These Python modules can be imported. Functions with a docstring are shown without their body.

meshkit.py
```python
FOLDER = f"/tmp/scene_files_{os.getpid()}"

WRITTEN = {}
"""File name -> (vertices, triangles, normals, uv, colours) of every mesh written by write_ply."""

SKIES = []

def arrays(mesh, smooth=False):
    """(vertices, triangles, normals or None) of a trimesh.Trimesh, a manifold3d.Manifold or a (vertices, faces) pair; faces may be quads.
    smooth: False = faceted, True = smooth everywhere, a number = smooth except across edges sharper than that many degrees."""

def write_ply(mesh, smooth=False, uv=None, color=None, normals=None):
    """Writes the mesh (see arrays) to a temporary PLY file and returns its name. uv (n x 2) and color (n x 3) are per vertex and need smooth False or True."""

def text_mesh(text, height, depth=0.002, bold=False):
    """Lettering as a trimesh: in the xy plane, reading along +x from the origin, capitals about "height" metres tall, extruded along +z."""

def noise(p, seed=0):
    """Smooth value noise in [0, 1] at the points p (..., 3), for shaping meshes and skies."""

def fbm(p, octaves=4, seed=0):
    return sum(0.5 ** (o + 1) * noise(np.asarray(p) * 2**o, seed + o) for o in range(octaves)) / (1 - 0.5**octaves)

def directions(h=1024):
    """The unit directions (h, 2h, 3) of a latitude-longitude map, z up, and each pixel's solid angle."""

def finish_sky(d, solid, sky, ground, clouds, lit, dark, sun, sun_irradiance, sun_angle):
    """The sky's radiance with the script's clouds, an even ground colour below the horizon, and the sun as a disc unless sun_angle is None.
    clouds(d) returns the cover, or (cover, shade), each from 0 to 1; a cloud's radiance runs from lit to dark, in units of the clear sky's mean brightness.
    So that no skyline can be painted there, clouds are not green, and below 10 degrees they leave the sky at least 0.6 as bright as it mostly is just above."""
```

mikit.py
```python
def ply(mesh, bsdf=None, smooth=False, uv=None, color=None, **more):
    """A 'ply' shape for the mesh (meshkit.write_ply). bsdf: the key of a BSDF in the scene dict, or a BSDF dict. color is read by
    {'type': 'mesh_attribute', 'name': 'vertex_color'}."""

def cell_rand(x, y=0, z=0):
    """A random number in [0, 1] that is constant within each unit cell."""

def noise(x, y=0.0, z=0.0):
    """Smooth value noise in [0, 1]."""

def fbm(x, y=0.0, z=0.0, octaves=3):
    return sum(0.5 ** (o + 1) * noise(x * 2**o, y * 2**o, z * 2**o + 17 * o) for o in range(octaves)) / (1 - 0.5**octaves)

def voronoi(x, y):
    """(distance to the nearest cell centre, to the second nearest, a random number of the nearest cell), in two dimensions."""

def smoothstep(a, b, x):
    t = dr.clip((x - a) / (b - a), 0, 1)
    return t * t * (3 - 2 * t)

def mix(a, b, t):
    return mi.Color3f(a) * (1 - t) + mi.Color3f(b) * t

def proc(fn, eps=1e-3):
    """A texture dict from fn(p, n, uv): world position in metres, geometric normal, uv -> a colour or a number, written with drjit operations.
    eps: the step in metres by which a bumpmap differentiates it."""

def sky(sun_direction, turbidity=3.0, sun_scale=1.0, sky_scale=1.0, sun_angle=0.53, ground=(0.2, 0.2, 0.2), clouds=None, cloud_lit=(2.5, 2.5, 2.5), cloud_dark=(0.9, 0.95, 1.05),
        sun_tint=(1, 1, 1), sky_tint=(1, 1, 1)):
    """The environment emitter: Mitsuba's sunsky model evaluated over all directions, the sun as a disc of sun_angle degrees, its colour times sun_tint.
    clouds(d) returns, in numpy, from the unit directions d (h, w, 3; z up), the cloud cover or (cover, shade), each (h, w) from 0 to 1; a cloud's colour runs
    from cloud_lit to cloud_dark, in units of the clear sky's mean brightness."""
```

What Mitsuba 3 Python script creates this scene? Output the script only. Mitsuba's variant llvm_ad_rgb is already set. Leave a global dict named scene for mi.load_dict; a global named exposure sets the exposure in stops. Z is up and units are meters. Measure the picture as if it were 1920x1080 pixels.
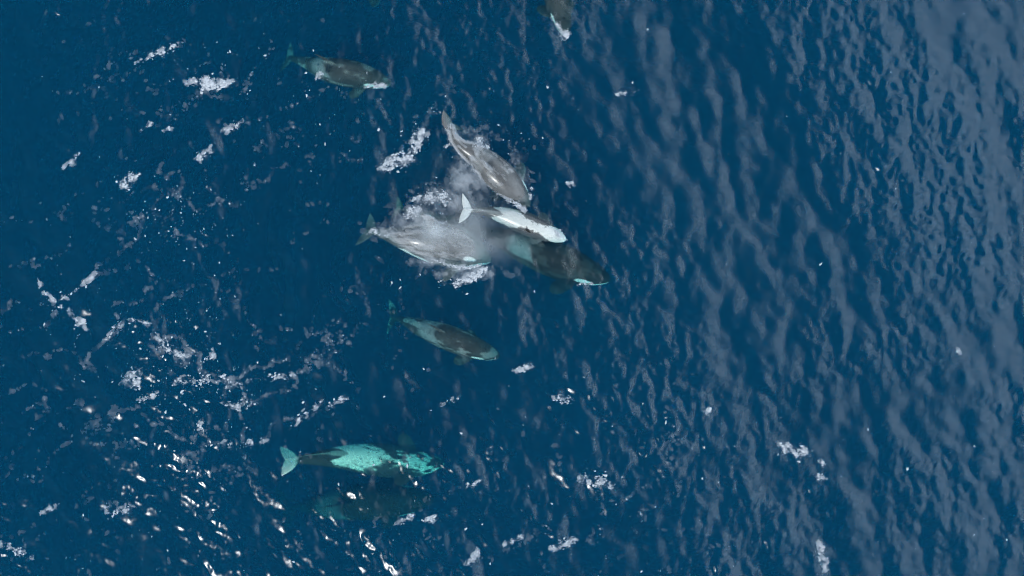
# A pod of orcas at the surface of the open ocean, seen straight down from a drone 54 m up.  Metres, z up, sea level z = 0.
import math, random
import numpy as np, trimesh, drjit as dr, mitsuba as mi
import manifold3d as m3
from scipy.interpolate import CubicSpline
from scipy.ndimage import map_coordinates, gaussian_filter
import mikit, meshkit
from mikit import proc, ply, noise, fbm, smoothstep, mix

T = mi.ScalarTransform4f
rng = np.random.default_rng(11)
random.seed(11)
scene, labels = {}, {}

# ------------------------------------------------------------------ camera, sky, exposure
HEIGHT = 53.6
scene['camera'] = {'type': 'perspective', 'fov': 50.0, 'fov_axis': 'x', 'near_clip': 1.0, 'far_clip': 20000.0,
                   'to_world': T().look_at(origin=[0, 0, HEIGHT], target=[0, 0, 0], up=[0, 1, 0])}
exposure = 1.03
SUN = np.array([-0.49, -0.56, 0.665])


def cloud_bank(d):
    """A thin bright overcast stands to the east; the zenith and the west are clear."""
    e = d[..., 0] * 0.99 + d[..., 1] * 0.13
    wob = meshkit.fbm(d * 5.0, 4, 3) - 0.5
    fine = meshkit.fbm(d * 13.0, 4, 8) - 0.5
    c = np.clip((e + 0.20 * wob + 0.10 * fine - 0.08) / 0.56, 0, 1)
    veil = np.clip((e + 0.5 * wob + 0.35) / 0.7, 0, 1) * np.clip(0.5 + 2.2 * fine, 0, 1)
    return np.clip(c * c * (3 - 2 * c) + .03 * veil, 0, 1), np.clip(0.4 + 1.2 * wob + 1.2 * fine, 0, 1)


scene['sky'] = mikit.sky(SUN, turbidity=3, clouds=cloud_bank, cloud_lit=(10.9, 12.9, 15.0), cloud_dark=(7.0, 9.2, 10.8), ground=(0.02, 0.04, 0.06), sun_tint=(.78, .96, 1.30), sky_tint=(.5, .96, 1.06))

# ------------------------------------------------------------------ the sea
TILE, N = 76.8, 1024


def wave_tile():
    """Height (m) and horizontal choppy displacement of one periodic wind-sea tile."""
    k1 = np.fft.fftfreq(N, TILE / N) * 2 * np.pi
    kx, ky = np.meshgrid(k1, k1, indexing='xy')
    k = np.hypot(kx, ky); k[0, 0] = 1
    lam = 2 * np.pi / k
    r = np.random.default_rng(5)
    H = np.zeros((N, N), complex)
    for L0, width, slope, ang, power in ((14, .35, .032, 24, 8), (3.4, .30, .046, 34, 2.6), (2.1, .34, .052, 6, 2.6), (1.15, .42, .088, 20, 1.1), (.9, .3, .03, 105, 3), (.55, .42, .095, 24, .9), (.27, .32, .09, 40, .4)):
        band = np.exp(-0.5 * (np.log(lam / L0) / width) ** 2)
        a = math.radians(ang)
        c = np.abs((kx * math.cos(a) + ky * math.sin(a)) / k) ** power
        amp = band * c / k / k                     # slope variance spread evenly over log k
        h = amp * (r.normal(size=(N, N)) + 1j * r.normal(size=(N, N)))
        h[0, 0] = 0
        f = np.fft.ifft2(h).real
        g = np.fft.ifft2(h * 1j * kx).real, np.fft.ifft2(h * 1j * ky).real
        s = slope / math.sqrt(np.var(g[0]) + np.var(g[1]))
        H += h * s
    long = np.exp(-(0.75 / lam) ** 4)                  # the short ripples ride in patches and on the crests of the long waves
    back = [np.fft.ifft2(q).real for q in (H * long, 1j * kx / k * H * long, 1j * ky / k * H * long)]
    ripple = np.fft.ifft2(H * (1 - long)).real
    gust = np.fft.ifft2(np.exp(-(2.6 / lam) ** 2) * (lam < 26) / k * (r.normal(size=(N, N)) + 1j * r.normal(size=(N, N)))).real
    gust = gust / gust.std() + 0.7 * back[0] / back[0].std()
    return back[0] + ripple * np.clip(.78 + .42 * gust, .28, 2.2), back[1], back[2]


TH, TX, TY = wave_tile()


def tile(a, x, y):
    return map_coordinates(a, [np.asarray(y) / TILE * N, np.asarray(x) / TILE * N], order=1, mode='grid-wrap')


CHOP = -0.8


def sea_height(x, y):
    """Height of the choppy surface over the points (x, y)."""
    px, py = np.array(x, float), np.array(y, float)
    for _ in range(4):
        px, py = x - CHOP * tile(TX, px, py), y - CHOP * tile(TY, px, py)
    return tile(TH, px, py)


def axis(half, step):
    core = np.arange(-half, half + step / 2, step)
    out, s, p = [], step, half
    while p < 6000:
        s *= 1.16; p += s; out.append(p)
    out = np.array(out)
    return np.concatenate([-out[::-1], core, out])


def sea_mesh():
    ax, ay = axis(30.0, .068), axis(18.0, .068)
    X, Y = np.meshgrid(ax, ay)
    gx, gy = np.gradient(ax), np.gradient(ay)
    step = np.maximum(gx[None, :], gy[:, None])
    fade = np.clip(1.4 - step / 1.0, 0, 1)
    Z = tile(TH, X, Y) * fade
    X2, Y2 = X + CHOP * tile(TX, X, Y) * fade, Y + CHOP * tile(TY, X, Y) * fade
    n, m = X.shape
    i = (np.arange(n - 1)[:, None] * m + np.arange(m - 1)[None]).ravel()
    F = np.vstack([np.stack([i, i + 1, i + m + 1], 1), np.stack([i, i + m + 1, i + m], 1)])
    return trimesh.Trimesh(np.stack([X2, Y2, Z], -1).reshape(-1, 3), F, process=False)


scene['water_body'] = {'type': 'homogeneous', 'albedo': {'type': 'rgb', 'value': [.001, .240, .425]}, 'sigma_t': {'type': 'rgb', 'value': [.42, .125, .14]}, 'phase': {'type': 'isotropic'}}
scene['water_surface'] = {'type': 'mask', 'opacity': 0.042, 'bsdf': {'type': 'twosided', 'bsdf': {'type': 'blendbsdf', 'weight': .30,
    'a': {'type': 'roughconductor', 'material': 'none', 'alpha': .068}, 'b': {'type': 'roughconductor', 'material': 'none', 'alpha': .018}}}}
scene['sea'] = ply(sea_mesh(), 'water_surface', smooth=True, interior={'type': 'ref', 'id': 'water_body'})
labels['sea'] = {'label': 'deep blue choppy open sea with pale sky sheen on its right side', 'category': 'sea', 'kind': 'structure'}
scene['deep_mud'] = {'type': 'diffuse', 'reflectance': {'type': 'rgb', 'value': [.02, .02, .02]}}
scene['seabed'] = {'type': 'rectangle', 'to_world': T().translate([0, 0, -32]).scale([6000, 6000, 1]), 'bsdf': {'type': 'ref', 'id': 'deep_mud'}}
labels['seabed'] = {'label': 'dark seabed far below the blue water', 'category': 'seabed', 'kind': 'structure'}

# ------------------------------------------------------------------ orcas
# One body in its own frame, length 1: x from the snout (0) to the notch of the flukes (1), y to its left, z up.
PX = [0, .008, .025, .06, .11, .17, .25, .33, .42, .52, .61, .70, .79, .87, .93, .965, .985]
PW = [.002, .018, .033, .052, .070, .086, .100, .107, .106, .095, .079, .060, .040, .025, .0165, .013, .006]
PH = [.002, .017, .032, .052, .072, .090, .106, .113, .112, .102, .087, .069, .050, .034, .022, .014, .005]
PZ = [-.012, -.012, -.010, -.006, -.002, .0, .0, .0, .0, .0, .002, .004, .006, .006, .004, .002, .0]


def prof(x, P):
    return np.interp(x, PX, P)


def loft(rings):
    rings = np.asarray(rings)
    n, m = rings.shape[:2]
    v = np.vstack([rings.reshape(-1, 3), rings[0].mean(0), rings[-1].mean(0)])
    f = []
    for i in range(n - 1):
        for j in range(m):
            a, b, c, d = i * m + j, i * m + (j + 1) % m, (i + 1) * m + (j + 1) % m, (i + 1) * m + j
            f += [[a, b, c], [a, c, d]]
    for j in range(m):
        f.append([n * m, (j + 1) % m, j])
        f.append([n * m + 1, (n - 1) * m + j, (n - 1) * m + (j + 1) % m])
    t = trimesh.Trimesh(v, f, process=False)
    if t.volume < 0:
        t.invert()
    return m3.Manifold(m3.Mesh(np.asarray(t.vertices, np.float32), np.asarray(t.faces, np.uint32)))


def foil(lead, trail, thick_dir, thick, n=9):
    """A closed wing section from its leading to its trailing edge."""
    lead, trail, thick_dir = map(np.asarray, (lead, trail, thick_dir))
    s = (1 - np.cos(np.linspace(0, np.pi, n))) / 2
    t = thick * 2.6 * np.sqrt(s + 1e-9) * (1 - s) ** .8
    up = lead + np.outer(s, trail - lead) + np.outer(t, thick_dir)
    dn = lead + np.outer(s, trail - lead) - np.outer(t, thick_dir)
    return np.vstack([up, dn[-2:0:-1]])


def orca_mesh(fin_height, dip):
    xs = np.concatenate([np.linspace(0, .06, 10)[:-1], np.linspace(.06, .985, 60)])
    cs_x = CubicSpline(PX, np.stack([PW, PH, PZ], 1))
    th = np.linspace(0, 2 * np.pi, 48, endpoint=False)
    rings = []
    for x in xs:
        w, h, zc = np.maximum(cs_x(x), [.002, .002, -1])
        q = 1.0 + .04 * np.cos(2 * th)
        rings.append(np.stack([np.full(48, x), w * np.sin(th) * q, zc + h * np.cos(th)], 1))
    body = loft(rings)
    for sgn in (1, -1):
        # flukes
        R = []
        for s in np.linspace(0, 1, 12):
            y = .004 + .132 * s
            le = .896 + .062 * s + .050 * s ** 2.4
            te = 0.990 + .016 * math.sin(min(s * 1.6, 1) * math.pi / 2) + .006 * s
            te = max(te, le + .004)
            R.append(foil([le, sgn * y, .002 + .004 * s * s], [te, sgn * y, .002 + .004 * s * s], [0, 0, 1], .0085 * (1 - s) ** .7 + .0012))
        body += loft(R)
        # paddle-shaped flippers
        R = []
        root, out = np.array([.205, .060, -.052]), np.array([.72, .60, dip])
        out /= np.linalg.norm(out)
        fwd = np.array([-.84, .52, .02]); fwd -= out * fwd.dot(out); fwd /= np.linalg.norm(fwd)
        nrm = np.cross(fwd, out)
        for s in np.linspace(0, 1, 12):
            c = root + out * .150 * s
            half = (.026 + .018 * math.sin(min(s / .65, 1) * math.pi / 2)) * math.sqrt(max(1 - (max(s - .45, 0) / .555) ** 2.4, .004))
            p = [foil(c + fwd * half, c - fwd * half * 1.05, nrm, .0075 * (1 - s) ** .6 + .0012)]
            R.append(p[0] * [1, sgn, 1])
        body += loft(R)
    R = []
    for s in np.linspace(0, 1, 14):
        z = .085 + (fin_height + .02) * s
        le = .395 + .105 * s + .045 * s * s
        te = .530 + .030 * s ** 2 - .020 * math.sin(s * math.pi)
        te = max(te, le + .005)
        R.append(foil([le, .0, z], [te, .0, z], [0, 1, 0], .0085 * (1 - s) ** .8 + .0015))
    body += loft(R)
    m = body.refine_to_length(.0085).to_mesh()
    t = trimesh.Trimesh(np.asarray(m.vert_properties[:, :3], float), np.asarray(m.tri_verts), process=True)
    trimesh.smoothing.filter_taubin(t, lamb=.5, nu=.52, iterations=5)
    return t


MESHES = {k: orca_mesh(h, dip) for k, h, dip in ((.085, .085, -.34), (.13, .13, -.34), ('on_its_back', .085, .55))}


def sst(a, b, x):
    t = np.clip((x - a) / (b - a), 0, 1)
    return t * t * (3 - 2 * t)


def orca_colors(t, seed, skin, white, saddle, torn=0.0, pale=1.0, caustic_paint=0.0):
    v, nrm = np.asarray(t.vertices), np.asarray(t.vertex_normals)
    x, y, z = v.T
    w, h, zc = prof(x, PW) + 1e-4, prof(x, PH) + 1e-4, prof(x, PZ)
    th = np.degrees(np.arctan2(np.abs(y) / w, (z - zc) / h))       # 0 on the back, 180 on the belly
    rad = np.hypot(y / w, (z - zc) / h)
    on_body = rad < 1.18
    wob = meshkit.fbm(v * 28 + seed * 7.3, 4, seed) - .5
    fine = meshkit.fbm(v * 110 + seed * 3.1, 3, seed + 4) - .5
    col = np.ones((len(v), 3)) * np.asarray(skin)
    col *= (1 + 1.3 * (meshkit.fbm(v * [9, 22, 22] + seed, 4, seed + 9) - .5) + .5 * fine)[:, None]
    # grey saddle behind the dorsal fin, sweeping forward low on the flanks
    sx = x - .0010 * th * 0 + .0012 * np.maximum(th - 25, 0)
    sad = sst(.49, .515, sx + .03 * wob) * (1 - sst(.60, .67, x + .05 * wob + .0005 * th)) * (1 - sst(62, 76, th + 20 * wob)) * on_body
    sad *= pale
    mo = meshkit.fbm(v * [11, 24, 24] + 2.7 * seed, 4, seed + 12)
    mo = caustic_paint * np.clip(sst(.50, .66, mo) * .55 + .5 * sst(.56, .60, mo) * sst(.45, .6, x), 0, 1) * (1 - sst(110, 150, th))  # pale patches painted on the skin for light focused by the waves
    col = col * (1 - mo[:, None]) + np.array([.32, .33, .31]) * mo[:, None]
    sad *= .75 + .9 * (meshkit.fbm(v * [30, 40, 40] + 5 + seed, 3, seed + 2) - .35)
    rid = 1 - 2 * np.abs(meshkit.fbm(v * [26, 34, 34] + 3 * seed, 3, seed + 6) - .5) / .5
    strands = 1 - (torn > .9) * (1 - sst(.45, .55, meshkit.fbm(v * [12, 36, 36] + 1.3 * seed, 2, seed + 15))) * (1 - sst(.36, .46, x))
    refraction_squiggle = torn * (60 * (meshkit.fbm(v * [16, 24, 24] + seed, 3, seed + 3) - .5) - 34 * sst(.86, .97, rid) * sst(.05, .2, x))  # wave refraction and caustic lines painted into the edges of the white
    # belly: chin, throat strip, belly shield with the two flank lobes
    lim = np.interp(x, [0, .03, .08, .12, .16, .20, .25, .38, .43, .47, .52, .57, .62, .66, .70, .74], [100, 96, 88, 72, 50, 33, 24, 21, 28, 46, 62, 68, 76, 80, 66, 0])
    fromb = 180 - th
    inner = np.interp(x, [.0, .60, .64, .70, .76], [-5, -5, 14, 40, 60])
    bel = sst(-3 - 7 * torn, 3 + 7 * torn, lim - fromb + 14 * wob + refraction_squiggle) * sst(-3, 3, fromb - inner + 10 * wob) * (x < .76) * on_body * strands
    strip = (x > .6) * (x < .90) * sst(-3, 3, np.interp(x, [.6, .75, .9], [20, 10, 3]) - fromb + 16 * wob) * .35 * on_body
    # eye patch
    ex, et = (x - (.155 + .0004 * (80 - th))) / .050, (th - 78) / 13.
    eye = 1 - sst(.75, 1.05, np.hypot(ex, et) + .45 * wob) * 1.0
    eye *= on_body
    und = sst(.05, .4, -nrm[:, 2]) * sst(.895, .925, x - .3 * np.abs(y) + .02 * wob)
    whit = np.clip(np.maximum.reduce([bel, eye, und, strip]), 0, 1)[:, None]
    sad = np.clip(sad, 0, 1)[:, None]
    col = col * (1 - sad) + np.asarray(saddle) * sad
    wc = np.asarray(white) * (1 + .22 * fine + .20 * wob - .10 * sst(.9, .98, rid))[:, None]
    col = col * (1 - whit) + wc * whit
    # blowhole and the corner of the mouth
    bh = (1 - sst(.004, .009, np.hypot(x - .125, y * 1.4)))[:, None] * (z > 0)[:, None]
    col = col * (1 - .8 * bh)
    return np.clip(col, .004, .92)


def bend(v, spine, length, roll, girth=1.0):
    """Lays the straight body along a spine of points (snout first); roll in degrees at snout, middle, tail."""
    P = np.asarray(spine, float)
    s = np.concatenate([[0], np.cumsum(np.linalg.norm(np.diff(P, axis=0), axis=1))])
    # the spine keeps its own shape and is used up to the length of the animal
    s = s / s[-1]
    cs = CubicSpline(s, P)
    x = np.clip(v[:, 0], 0, 1)
    c, t = cs(x), cs(x, 1)
    sp = np.linalg.norm(t, axis=1, keepdims=True)
    t = t / sp
    c = c + t * (v[:, 0] - x)[:, None] * length
    up = np.array([0, 0, 1.0]) - t * t[:, 2:3]
    up /= np.linalg.norm(up, axis=1, keepdims=True)
    left = np.cross(up, -t)                       # facing -x in its own frame: left hand is -y there; kept consistent
    a = np.radians(np.interp(x, [0, .5, 1], roll))[:, None]
    u2, l2 = up * np.cos(a) + left * np.sin(a), left * np.cos(a) - up * np.sin(a)
    g = (1 + (girth - 1) * np.sin(np.pi * np.clip(x, 0, 1) ** .7))[:, None]
    return c + (l2 * v[:, 1:2] + u2 * v[:, 2:3]) * g * length


scene['wet_skin'] = {'type': 'principled', 'base_color': {'type': 'mesh_attribute', 'name': 'vertex_color'}, 'roughness': .34, 'specular': .5, 'clearcoat': .7, 'clearcoat_gloss': .85}
scene['immersed_skin'] = {'type': 'diffuse', 'reflectance': {'type': 'mesh_attribute', 'name': 'vertex_color'}}    # under water skin has next to no gloss
SKIN, WHITE, SADDLE = (.064, .062, .060), (.80, .80, .74), (.27, .28, .28)


LAID = {}


def orca(key, spine, roll, label, fin=.085, skin=SKIN, white=WHITE, saddle=SADDLE, seed=1, mat='immersed_skin', torn=0.0, pale=1.0, girth=1.0, caustic_paint=0.0):
    P = np.asarray(spine, float)
    length = np.linalg.norm(np.diff(P, axis=0), axis=1).sum()
    base = MESHES[fin]
    col = orca_colors(base, seed, skin, white, saddle, torn, pale, caustic_paint)
    v = bend(np.asarray(base.vertices), P, length, roll, girth)
    f = np.asarray(base.faces)
    if trimesh.Trimesh(v, f, process=False).volume < 0:
        f = f[:, ::-1]
    scene[key] = ply(trimesh.Trimesh(v, f, process=False), mat, smooth=True, color=col)
    labels[key] = {'label': label, 'category': 'orca'}
    LAID[key] = v


orca('orca', [(.83, 3.97, -.55), (.05, 4.89, -.42), (-.91, 5.78, -.36), (-1.77, 6.5, -.22), (-2.54, 6.96, -.02), (-2.91, 7.55, -.05), (-2.87, 8.15, -.3)], (-10, -8, 28),
     'wet grey-brown orca breaking the surface, its tail pointing to the upper left', seed=2, mat='wet_skin', skin=(.128, .123, .121), pale=.45, girth=1.28)
orca('orca_001', [(2.66, 2.35, -.40), (1.83, 2.71, -.40), (.65, 3.18, -.44), (-.39, 3.55, -.42), (-1.31, 3.76, -.32), (-1.95, 3.82, -.02), (-2.44, 3.87, .18)], (176, 180, 185),
     'orca floating belly up with bright white underside and white tail fluke', fin='on_its_back', seed=3, white=(.70, .70, .65), mat='wet_skin', skin=(.085, .085, .085), torn=.3)
orca('orca_002', [(-1.0, 1.40, -.90), (-2.09, 1.82, -.80), (-3.26, 2.2, -.70), (-4.56, 2.35, -.52), (-5.62, 2.5, -.55), (-6.51, 2.70, -.72), (-7.36, 2.92, -1.1)], (46, 44, 15),
     'broad orca awash under breath mist, white eye patch on its lower flank', seed=4, mat='wet_skin', skin=(.14, .135, .133), pale=.6, girth=1.5)
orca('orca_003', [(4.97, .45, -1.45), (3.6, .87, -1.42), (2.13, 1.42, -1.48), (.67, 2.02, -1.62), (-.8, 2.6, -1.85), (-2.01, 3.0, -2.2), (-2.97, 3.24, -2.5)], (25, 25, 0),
     'large dark submerged orca beneath the belly-up one, head to the lower right', fin=.13, seed=5, pale=.95, caustic_paint=.2, skin=(.034, .032, .031))
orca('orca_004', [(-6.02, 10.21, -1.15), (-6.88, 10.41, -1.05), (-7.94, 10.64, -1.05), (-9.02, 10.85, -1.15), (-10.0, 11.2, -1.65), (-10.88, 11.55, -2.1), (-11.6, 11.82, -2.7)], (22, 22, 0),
     'submerged orca with pale grey saddle, alone at the upper left', seed=6, torn=.25, pale=.95, caustic_paint=.9)
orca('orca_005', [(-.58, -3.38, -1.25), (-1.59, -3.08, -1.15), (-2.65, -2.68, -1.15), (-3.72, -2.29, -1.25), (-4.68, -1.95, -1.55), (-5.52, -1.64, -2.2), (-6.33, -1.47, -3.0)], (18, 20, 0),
     'submerged orca with painted ripple light swimming alone just below the centre of the picture', seed=7, torn=.25, pale=.95, caustic_paint=1.0, girth=.92)
orca('orca_006', [(-3.5, -9.1, -3.0), (-4.75, -9.0, -2.7), (-6.11, -8.82, -2.4), (-7.43, -8.65, -2.1), (-8.75, -8.54, -1.8), (-10.06, -8.53, -1.4), (-11.4, -8.55, -1.0)], (205, 195, 238),
     'upside-down submerged orca with turquoise-white belly and fluke near the bottom', seed=8, white=(.88, .88, .70), torn=1.0)
orca('orca_007', [(-4.02, -10.94, -3.4), (-5.24, -10.96, -3.2), (-6.61, -10.99, -3.1), (-7.99, -11.07, -3.2), (-9.55, -11.3, -3.7), (-11.05, -11.61, -5), (-12.44, -11.93, -5.6)], (8, 8, 0),
     'dim dark orca deep under water just below the turquoise-bellied one', seed=9, pale=.5, torn=.3, skin=(.045, .038, .034))
orca('orca_008', [(2.72, 12.5, -.75), (2.48, 13.35, -.85), (2.25, 14.3, -.9), (2.04, 15.25, -1.0), (1.86, 16.24, -1.2), (1.74, 17.27, -1.5), (1.67, 18.34, -1.9)], (10, 10, 0),
     'submerged orca entering at the top edge, white splash at its snout', seed=10)
orca('orca_009', [(-7.05, 14.3, -2.2), (-6.94, 15.45, -2.2), (-6.83, 16.54, -2.2), (-6.71, 17.65, -2.3), (-6.6, 18.81, -2.5), (-6.52, 19.87, -2.8), (-6.46, 20.84, -3.2)], (0, 0, 0),
     'dim brown snout of a submerged orca just poking in at the top edge', seed=12)
orca('orca_010', [(-2.16, 2.97, -2.9), (-2.83, 3.1, -2.7), (-3.5, 3.28, -2.5), (-4.17, 3.5, -2.3), (-4.84, 3.71, -2.1), (-5.39, 3.91, -1.9), (-5.88, 4.07, -1.8)], (0, 0, 0),
     'young submerged orca hidden beneath the broad one, only its pale fluke showing', seed=13, skin=(.16, .17, .15))

# ------------------------------------------------------------------ foam and spray, some imitating sun glints: torn bubbly flakes lying on the water
frng = np.random.default_rng(23)
FV, FF, fcount = [], [], 0
film, thin = [], []


def flake(x, y, r, stretch, ang, lift):
    """One low irregular dome of foam."""
    global fcount
    n = 7
    th = np.arange(n) * 2 * np.pi / n + frng.uniform(0, 1)
    rr = r * frng.uniform(.55, 1.25, n)
    px, py = rr * np.cos(th) * stretch, rr * np.sin(th)
    c, q = math.cos(ang), math.sin(ang)
    X = np.concatenate([x + px * c - py * q, x + .55 * (px * c - py * q), [x]])
    Y = np.concatenate([y + px * q + py * c, y + .55 * (px * q + py * c), [y]])
    Z = np.concatenate([np.full(n, -.012), np.full(n, r * .30), [r * .42]]) + lift
    i = np.arange(n); j = (i + 1) % n
    F = np.vstack([np.stack([i, j, j + n], 1), np.stack([i, j + n, i + n], 1), np.stack([i + n, j + n, np.full(n, 2 * n)], 1)])
    FV.append(np.stack([X, Y, Z], 1)); FF.append(F + fcount); fcount += 2 * n + 1


LX, LY = np.meshgrid(np.arange(-28, 28, .03), np.arange(-16, 16, .03))
_w = meshkit.fbm(np.stack([LX * 1.5, LY * 1.5, LX * 0], -1), 2, 40)
LACE = 1 - abs(meshkit.fbm(np.stack([LX * 1.9 + _w * 1.6, LY * 1.9 + _w * 1.6, LX * 0], -1), 3, 41) - .5) * 2 > .80


def lace(x, y):
    """True on the thin strands of a foam net."""
    i, j = int((y + 16) / .03), int((x + 28) / .03)
    return 0 <= i < LACE.shape[0] and 0 <= j < LACE.shape[1] and LACE[i, j]


def streak(pts, width, count, size=.05, stretch=1.8, solid=.12, fade=.25, lift=.012):
    """Foam flakes along a line: clumped, thinning out to both ends and away from the middle."""
    P, size, count = np.asarray(pts, float), size * .52, int(count * 2.0)
    s = np.concatenate([[0], np.cumsum(np.linalg.norm(np.diff(P, axis=0), axis=1))])
    L = s[-1]
    clump = frng.uniform(0, 1, max(3, count // 16))
    made = tries = 0
    while made < count and tries < count * 9:
        tries += 1
        u = frng.choice(clump) + frng.normal(0, .03) if frng.random() < .65 else frng.uniform(0, 1)
        u = min(max(u, 0), 1)
        edge = min(u / fade, (1 - u) / fade, 1) if fade else 1
        c = np.array([np.interp(u * L, s, P[:, k]) for k in range(2)])
        d = np.array([np.interp(min(u * L + .1, L), s, P[:, k]) - np.interp(max(u * L - .1, 0), s, P[:, k]) for k in range(2)])
        ang = math.atan2(d[1], d[0])
        off = frng.normal(0, width * (.25 + .75 * edge)) * .5
        x, y = c[0] - math.sin(ang) * off, c[1] + math.cos(ang) * off
        if not lace(x, y) and frng.random() > solid:
            continue
        made += 1
        r = size * (.35 + frng.pareto(2.6) * .8) * (.45 + .55 * edge)
        flake(x, y, min(r, size * 2.4), frng.uniform(1, stretch), ang + frng.normal(0, .35), lift)
        if made % 4 == 0 and abs(off) < width * .45:
            film.append((x + frng.normal(0, .05), y + frng.normal(0, .05), size * frng.uniform(1.8, 4.6), frng.uniform(1.2, 2.6), ang + frng.normal(0, .5)))


LX, LY = np.meshgrid(np.arange(-28, 28, .03), np.arange(-16, 16, .03))
_v = meshkit.fbm(np.stack([LX * .55, LY * .55, LX * 0 + 9], -1), 3, 50)
SWIRL = 1 - abs(meshkit.fbm(np.stack([LX * .42 + _v * 1.5, LY * .62 + _v * 1.5, LX * 0 + 5], -1), 2, 51) - .5) * 2 > .945


def veil(x, y, rx, ry, count, size=.07):
    """Thin film drawn out in long swirling threads over an ellipse of water."""
    made = tries = 0
    count = int(count * .5)
    while made < count and tries < count * 40:
        tries += 1
        a, b = x + frng.normal(0, rx), y + frng.normal(0, ry)
        i, j = int((b + 16) / .03), int((a + 28) / .03)
        if not (0 <= i < SWIRL.shape[0] and 0 <= j < SWIRL.shape[1] and SWIRL[i, j]):
            continue
        made += 1
        thin.append((a, b, size * frng.uniform(.5, 1.5), frng.uniform(1, 2), frng.uniform(0, 3.1)))
        if made % 9 == 0:
            flake(a, b, frng.uniform(.012, .03), frng.uniform(1, 2), frng.uniform(0, 3.1), .012)


def wash(x, y, rx, ry, count, size=.13):
    """Churned, bubbly water close to an animal."""
    for _ in range(int(count * 2.4)):
        thin.append((x + frng.normal(0, rx), y + frng.normal(0, ry), size * frng.uniform(.4, 1.4), frng.uniform(1, 2.4), frng.normal(-.6, .6)))


def spatter(x, y, rx, ry, count, size=.035):
    made = tries = 0
    count = int(count * .65)
    while made < count and tries < count * 9:
        tries += 1
        a, b = frng.normal(0, rx), frng.normal(0, ry)
        if not lace(x + a, y + b) and frng.random() > .02:
            continue
        made += 1
        flake(x + a, y + b, min(size * (.3 + frng.pareto(2.6) * .6), .06), frng.uniform(1, 2.2), frng.uniform(0, 3.1), .01)


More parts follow.
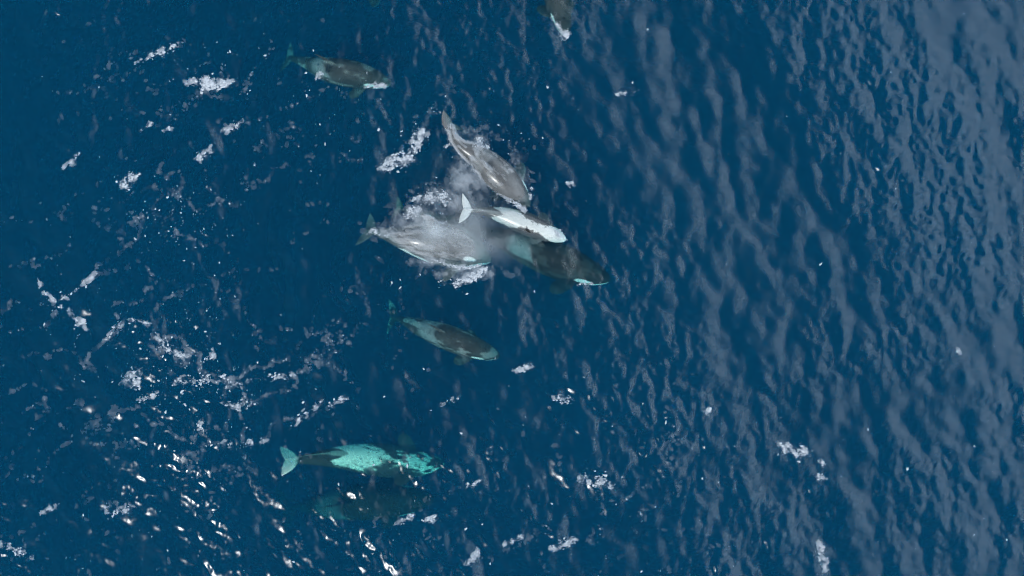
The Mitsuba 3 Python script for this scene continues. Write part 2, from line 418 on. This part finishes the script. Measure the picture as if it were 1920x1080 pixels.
streak([(-16.02, 11.98), (-16.93, 11.59), (-17.84, 11.33), (-18.49, 10.89)], 0.22, 90, 0.05)
streak([(-16.09, 10.03), (-15.42, 10.1), (-14.71, 9.95), (-14.19, 10.0), (-13.54, 10.08)], 0.28, 170, 0.06)
streak([(-15.31, 10.16), (-14.84, 9.95), (-14.45, 9.9)], 0.3, 120, 0.07)
streak([(-13.23, 8.12), (-13.67, 7.86), (-14.06, 7.68)], 0.22, 60, 0.05)
streak([(-14.71, 6.82), (-15.1, 6.51), (-15.36, 6.25)], 0.3, 55, 0.05)
streak([(-18.18, 5.6), (-18.75, 5.31), (-18.96, 5.08), (-18.28, 5.1)], 0.28, 110, 0.055)
streak([(-20.96, 6.77), (-21.35, 6.25), (-22.06, 5.78)], 0.12, 36, 0.045)
streak([(-17.45, 8.12), (-18.18, 7.68)], 0.08, 30, 0.04)
streak([(-16.54, 7.81), (-17.06, 7.66)], 0.1, 16, 0.045)
streak([(-4.17, 7.73), (-4.69, 7.34), (-5.0, 7.24)], 0.38, 130, 0.05)
streak([(-4.43, 7.24), (-4.74, 6.77), (-5.0, 6.67)], 0.32, 70, 0.05)
streak([(-4.74, 6.25), (-5.47, 6.2), (-5.86, 6.09), (-6.35, 5.81)], 0.36, 260, 0.055)
streak([(-4.95, 4.32), (-4.17, 4.38), (-3.52, 4.3), (-2.97, 4.17)], 0.22, 130, 0.05)
streak([(-4.01, 4.56), (-3.44, 4.38), (-3.07, 4.06)], 0.36, 90, 0.05)
streak([(-5.42, 3.44), (-5.0, 3.59), (-4.69, 3.75), (-4.38, 3.88)], 0.22, 110, 0.05)
streak([(-1.2, 1.04), (-1.51, 0.68), (-2.03, 0.47), (-2.55, 0.39)], 0.2, 230, 0.055)
streak([(-2.47, 0.31), (-2.99, 0.21)], 0.25, 40, 0.05)
streak([(-5.86, 2.99), (-5.34, 2.66), (-4.79, 2.19)], 0.1, 110, 0.04)
streak([(-23.18, 0.52), (-22.97, -0.13), (-22.27, -0.73), (-21.56, -1.2), (-21.09, -1.72), (-20.78, -2.03)], 0.14, 110, 0.045)
streak([(-22.32, -0.7), (-21.48, -0.31), (-21.04, 0.13), (-20.16, 0.73)], 0.14, 110, 0.05)
streak([(-21.17, -1.56), (-20.94, -1.88)], 0.24, 60, 0.06)
streak([(-18.88, -1.48), (-18.18, -1.59), (-17.55, -1.77)], 0.1, 36, 0.045)
streak([(-18.96, -1.74), (-19.43, -1.93)], 0.12, 22, 0.05)
streak([(-19.48, -2.16), (-19.9, -2.55)], 0.1, 26, 0.045)
streak([(-17.32, -2.4), (-16.88, -2.86), (-16.41, -3.23), (-15.73, -3.33)], 0.2, 130, 0.05)
streak([(-14.64, -2.99), (-14.53, -3.33), (-15.31, -3.65)], 0.12, 40, 0.045)
streak([(-18.1, -4.04), (-18.54, -4.3), (-19.06, -4.69)], 0.3, 80, 0.05)
streak([(-18.18, -4.58), (-18.62, -4.84)], 0.25, 50, 0.05)
streak([(-16.41, -4.56), (-15.1, -4.48), (-13.8, -4.58), (-13.15, -4.74)], 0.3, 130, 0.05)
streak([(-13.02, -4.56), (-11.72, -4.38), (-10.42, -4.22)], 0.18, 50, 0.045)
streak([(-18.49, -5.47), (-17.71, -5.36), (-16.93, -5.08)], 0.18, 50, 0.045)
streak([(-14.06, -5.68), (-13.41, -5.78), (-12.5, -5.68)], 0.22, 60, 0.045)
streak([(-9.24, -5.47), (-10.03, -6.12), (-10.68, -6.64), (-10.94, -7.08)], 0.16, 70, 0.045)
streak([(-8.07, -5.34), (-8.98, -5.73)], 0.22, 40, 0.045)
streak([(-15.1, -6.51), (-15.47, -7.16)], 0.26, 40, 0.045)
streak([(-14.32, -7.55), (-13.28, -7.6), (-11.98, -7.45)], 0.22, 55, 0.045)
streak([(-2.89, 7.24), (-2.4, 6.82), (-2.03, 6.46), (-1.72, 5.94), (-1.46, 5.34)], 0.30, 460, 0.05, solid=.7)
streak([(-2.75, 7.1), (-2.3, 6.7), (-1.95, 6.35), (-1.62, 6.0)], 0.22, 260, 0.03, solid=.8, lift=.16)
streak([(-1.98, 6.98), (-1.61, 6.72), (-1.35, 6.41)], 0.5, 420, 0.055, solid=.6)
streak([(-1.95, 6.9), (-1.55, 6.75), (-1.5, 7.1)], 0.3, 120, 0.03, solid=.8, lift=.3)
streak([(-1.77, 7.08), (-1.51, 7.19)], 0.35, 90, 0.05)
streak([(-1.46, 5.34), (-0.91, 4.9), (-0.26, 4.43), (0.65, 3.8)], 0.14, 260, 0.04, solid=.6)
streak([(-1.35, 6.46), (-0.65, 6.17), (-0.05, 5.6), (0.39, 4.95)], 0.2, 260, 0.04, solid=.5)
streak([(-3.23, 6.88), (-2.97, 7.11)], 0.06, 40, 0.03)
streak([(0.89, 4.38), (0.99, 4.95)], 0.1, 36, 0.035)
streak([(-3.07, 8.02), (-2.97, 7.55), (-2.81, 7.24)], 0.14, 70, 0.035)
streak([(-4.17, 1.48), (-3.52, 1.3), (-2.86, 1.04), (-2.08, 0.99), (-1.43, 1.15)], 0.08, 200, 0.035, solid=.7)
streak([(-4.3, 3.1), (-3.9, 3.25), (-3.5, 3.15), (-3.3, 2.9)], 0.5, 200, 0.035, solid=.3)
streak([(-7.03, 2.81), (-6.38, 2.71), (-5.86, 2.47)], 0.2, 50, 0.04)
streak([(-4.82, 2.34), (-4.74, 1.82)], 0.06, 40, 0.035)
streak([(1.95, 2.81), (2.34, 2.6), (2.6, 2.34)], 0.2, 60, 0.04)
streak([(1.98, 13.07), (2.24, 12.76), (2.5, 12.5)], 0.09, 90, 0.04)
streak([(2.5, 12.5), (2.71, 12.4), (2.55, 12.24)], 0.16, 130, 0.05)
streak([(-7.03, 9.82), (-6.56, 9.87), (-6.2, 9.9)], 0.12, 90, 0.045)
streak([(-9.48, 10.47), (-9.27, 10.26)], 0.3, 50, 0.035)
streak([(3.26, 0.21), (3.65, 0.23), (3.96, 0.16)], 0.07, 40, 0.035)
streak([(4.95, 9.43), (5.6, 9.53), (6.25, 9.69)], 0.1, 40, 0.04)
streak([(2.4, 5.16), (2.99, 5.13)], 0.08, 30, 0.04)
streak([(13.02, -7.6), (13.67, -7.89), (14.53, -8.07)], 0.34, 150, 0.055)  # most streaks from here down are white flakes in place of sun glints
streak([(14.97, -8.39), (15.31, -8.65)], 0.12, 22, 0.045)
streak([(14.84, -9.24), (15.26, -9.3)], 0.16, 34, 0.045)
streak([(15.05, -12.5), (15.23, -13.15), (15.36, -13.75)], 0.26, 110, 0.055)
streak([(0.21, -4.04), (0.65, -3.91), (1.12, -3.8)], 0.2, 70, 0.05)
streak([(1.93, -5.26), (2.47, -5.42), (3.07, -5.47)], 0.18, 50, 0.045)
streak([(3.26, -9.24), (4.04, -9.38), (4.82, -9.64)], 0.4, 130, 0.05)
streak([(-5.6, -11.56), (-5.21, -11.25), (-4.82, -11.07)], 0.14, 60, 0.05)
streak([(-4.38, -11.33), (-3.7, -11.2)], 0.14, 60, 0.05)
streak([(-2.34, -13.59), (-1.95, -13.23), (-1.56, -12.76)], 0.18, 70, 0.05)
streak([(1.82, -12.76), (2.34, -12.55), (3.12, -12.29)], 0.24, 90, 0.05)
streak([(-0.39, -12.55), (0.13, -12.29), (0.65, -12.08)], 0.14, 50, 0.045)
streak([(-2.66, -9.69), (-1.95, -9.58), (-1.51, -9.38)], 0.12, 44, 0.045)
streak([(-22.92, -10.94), (-22.14, -10.55)], 0.14, 40, 0.045)
streak([(-19.92, -11.07), (-19.4, -10.68), (-18.62, -10.81)], 0.4, 100, 0.045)
streak([(-25.0, -12.37), (-23.96, -12.89), (-23.44, -13.15)], 0.2, 60, 0.045)
streak([(-3.65, -5.73), (-2.34, -5.21)], 0.1, 16, 0.035)
streak([(21.61, -2.92), (21.82, -3.07)], 0.12, 24, 0.05)
streak([(9.51, -5.99), (9.69, -5.89)], 0.18, 30, 0.05)
for q in [(-15.62, 3.65, 1.9, 1.3, 170), (-17.19, 3.12, 1.0, 0.8, 60), (-14.58, 10.94, 1.4, 0.8, 60), (-16.67, -4.17, 2.6, 1.2, 200), (-13.8, -5.21, 1.8, 1.2, 140), (-14.84, -1.56, 0.8, 0.5, 60), (-19.79, -1.56, 2.0, 1.4, 60), (-3.65, 0.26, 1.2, 0.4, 40), (-9.11, 9.9, 1.0, 0.4, 40), (-3.12, 7.29, 1.6, 1.0, 40), (-0.78, 7.03, 1.0, 0.5, 40), (-10.42, 7.29, 2.0, 1.4, 40), (-1.56, -12.5, 5, 1.2, 50), (-18.49, -10.68, 3, 1.2, 40), (-9.38, -11.98, 6, 1.5, 40), (8.85, -10.68, 7, 3, 53), (19.27, -8.07, 5, 4, 33), (-11.98, 1.04, 7, 5, 46), (-1.56, -5.47, 7, 3, 46), (7.55, 4.95, 7, 6, 30), (17.97, 2.34, 5, 6, 23), (-6.77, 11.46, 8, 3, 20)]:
    spatter(*q)
for q in [(-15.62, 3.65, 2.4, 1.6, 700), (-16.41, -3.91, 4.0, 1.8, 1500), (-20.31, -1.56, 3.2, 2.4, 800), (-13.8, -5.73, 3.0, 1.6, 800), (-16.15, 10.42, 3.0, 1.4, 500), (-4.17, 6.25, 2.2, 1.6, 350), (-19.79, -9.38, 5, 2.5, 500), (-9.38, 7.55, 3, 2, 250), (3.65, -9.38, 6, 2.5, 500), (-8.07, -2.08, 2, 2.5, 250), (1.04, -11.98, 6, 2, 400)]:
    veil(*q)
for q in [(-2.29, 5.26, 0.32, 0.55, 130), (-3.18, 4.22, 0.6, 0.28, 70), (-1.43, 5.78, 0.25, 0.45, 60), (-5.08, 3.33, 0.5, 0.28, 50), (-6.25, 2.81, 0.4, 0.15, 25), (-2.21, 0.73, 0.8, 0.14, 90), (-4.04, 1.3, 0.7, 0.14, 30), (-2.08, 6.9, 0.4, 0.4, 80), (0.21, 5.47, 0.3, 0.5, 50), (-4.3, 3.59, 0.6, 0.25, 80)]:
    wash(*q)

MIST = [(-1.43, 2.6, 0.9, 1.3, 1.0, 0.6, 0.55), (-2.21, 3.65, 0.9, 1.0, 0.9, 0.6, 0.3), (-2.3, 4.9, 0.8, 1.1, 0.8, 0.5, 0.6), (-3.85, 2.85, 0.7, 0.62, 0.5, 0.5, 1.9), (-2.86, 2.21, 0.8, 1.6, 0.9, 0.5, 0.45), (-0.65, 2.21, 0.9, 0.8, 0.7, 0.6, 0.35), (-4.17, 3.39, 0.6, 0.5, 0.35, 0.4, 0.5)]


scene['foam_white'] = {'type': 'twosided', 'bsdf': {'type': 'diffuse', 'reflectance': {'type': 'rgb', 'value': [.62, .63, .66]}}}
V = np.vstack(FV)
V[:, 2] += sea_height(V[:, 0], V[:, 1])
scene['sea_foam_and_glints'] = ply((V, np.vstack(FF)), 'foam_white', smooth=True)
for name, mat, flakes, clear, dense in (('sea_foam_and_glints__bubble_film', 'foam_film', film, (.40, .62), .30), ('sea_foam_and_glints__thin_film', 'foam_thin', thin, (.30, .72), .075)):
    FV, FF, fcount = [], [], 0
    for k, (x, y, r, st, a) in enumerate(flakes):
        flake(x, y, r, st, a, 0)
        FV[-1][:, 2] = .004 + .0006 * (k % 17)
    V = np.vstack(FV)
    V[:, 2] += sea_height(V[:, 0], V[:, 1])
    scene[mat] = {'type': 'mask', 'opacity': proc(lambda p, n, uv, c=clear, d=dense: .01 + d * smoothstep(c[0], c[1], fbm(p.x * (5.5 if d > .2 else 3.0), p.y * (5.5 if d > .2 else 3.0), 2.0, 4))),
                  'bsdf': {'type': 'twosided', 'bsdf': {'type': 'diffuse', 'reflectance': {'type': 'rgb', 'value': [.66, .68, .72]}}}}
    scene[name] = ply((V, np.vstack(FF)), mat, smooth=True)
    labels[name] = {'kind': 'stuff'}


def water_sheet(key, x0, x1, top, count, seed):
    """Bubbly water still running off the back of a surfaced animal, in threads along the body."""
    c, w = np.asarray(MESHES[.085].vertices), LAID[key]
    side = meshkit.fbm(c * [7, 46, 46] + seed, 3, seed)
    ok = np.nonzero((c[:, 0] > x0) & (c[:, 0] < x1) & (w[:, 2] > top) & (np.abs(c[:, 1]) < .12) & (side > .53))[0]
    for i in frng.choice(ok, min(count, len(ok)), replace=False):
        flake(w[i, 0], w[i, 1], frng.uniform(.03, .09), frng.uniform(1.2, 2.8), HEADING[key] + frng.normal(0, .2), w[i, 2] + .035)


HEADING = {'orca': -.75, 'orca_002': -.25}
FV, FF, fcount = [], [], 0
water_sheet('orca', .62, .97, -.1, 900, 3)
water_sheet('orca', .30, .62, -.05, 160, 5)
water_sheet('orca_002', .46, .92, -.15, 700, 4)
water_sheet('orca_002', .05, .46, -.05, 150, 6)
scene['foam_sheet'] = {'type': 'mask', 'opacity': .13, 'bsdf': {'type': 'twosided', 'bsdf': {'type': 'diffuse', 'reflectance': {'type': 'rgb', 'value': [.70, .70, .71]}}}}
scene['sea_foam_and_glints__water_sheet'] = ply((np.vstack(FV), np.vstack(FF)), 'foam_sheet', smooth=True)
labels['sea_foam_and_glints__water_sheet'] = {'kind': 'stuff'}
labels['sea_foam_and_glints'] = {'label': 'scattered white foam streaks and flecks on the blue sea, some of them imitating sun glints', 'category': 'foam', 'kind': 'stuff'}

# ------------------------------------------------------------------ breath mist drifting low over the animals
MX0, MX1, MY0, MY1, MZ0, MZ1 = -6.0, 1.6, .2, 7.6, .42, 2.3
nx, ny, nz = 96, 96, 24
gx, gy, gz = np.meshgrid(np.linspace(MX0, MX1, nx), np.linspace(MY0, MY1, ny), np.linspace(MZ0, MZ1, nz), indexing='ij')
G = np.stack([gx, gy, gz], -1)
den = 0
for x, y, z, rx, ry, rz, a in MIST:
    den = den + a * np.exp(-((gx - x) / rx) ** 2 - ((gy - y) / ry) ** 2 - ((gz - z) / rz) ** 2)
wisp = meshkit.fbm(G * [1.1, 1.1, 1.3] + 4.0, 5, 31)
den *= np.clip((wisp - .36) * 3.8, 0, 1.8)
edge = np.minimum.reduce([gx - MX0, MX1 - gx, gy - MY0, MY1 - gy, gz - MZ0 + .15, MZ1 - gz])
den *= np.clip(edge / .35, 0, 1)
den = np.ascontiguousarray(den.transpose(2, 1, 0).astype(np.float32))[..., None]
scene['mist_air'] = {'type': 'heterogeneous', 'albedo': {'type': 'rgb', 'value': [.97, .97, .97]}, 'phase': {'type': 'isotropic'}, 'scale': 1.0,
                     'sigma_t': {'type': 'gridvolume', 'grid': mi.VolumeGrid(den), 'to_world': T().translate([MX0, MY0, MZ0]).scale([MX1 - MX0, MY1 - MY0, MZ1 - MZ0])}}
scene['breath_mist'] = {'type': 'cube', 'to_world': T().translate([(MX0 + MX1) / 2, (MY0 + MY1) / 2, (MZ0 + MZ1) / 2]).scale([(MX1 - MX0) / 2, (MY1 - MY0) / 2, (MZ1 - MZ0) / 2]),
                        'bsdf': {'type': 'null'}, 'interior': {'type': 'ref', 'id': 'mist_air'}}
labels['breath_mist'] = {'label': 'grey puff of whale breath drifting between the surfaced orcas', 'category': 'mist', 'kind': 'stuff'}
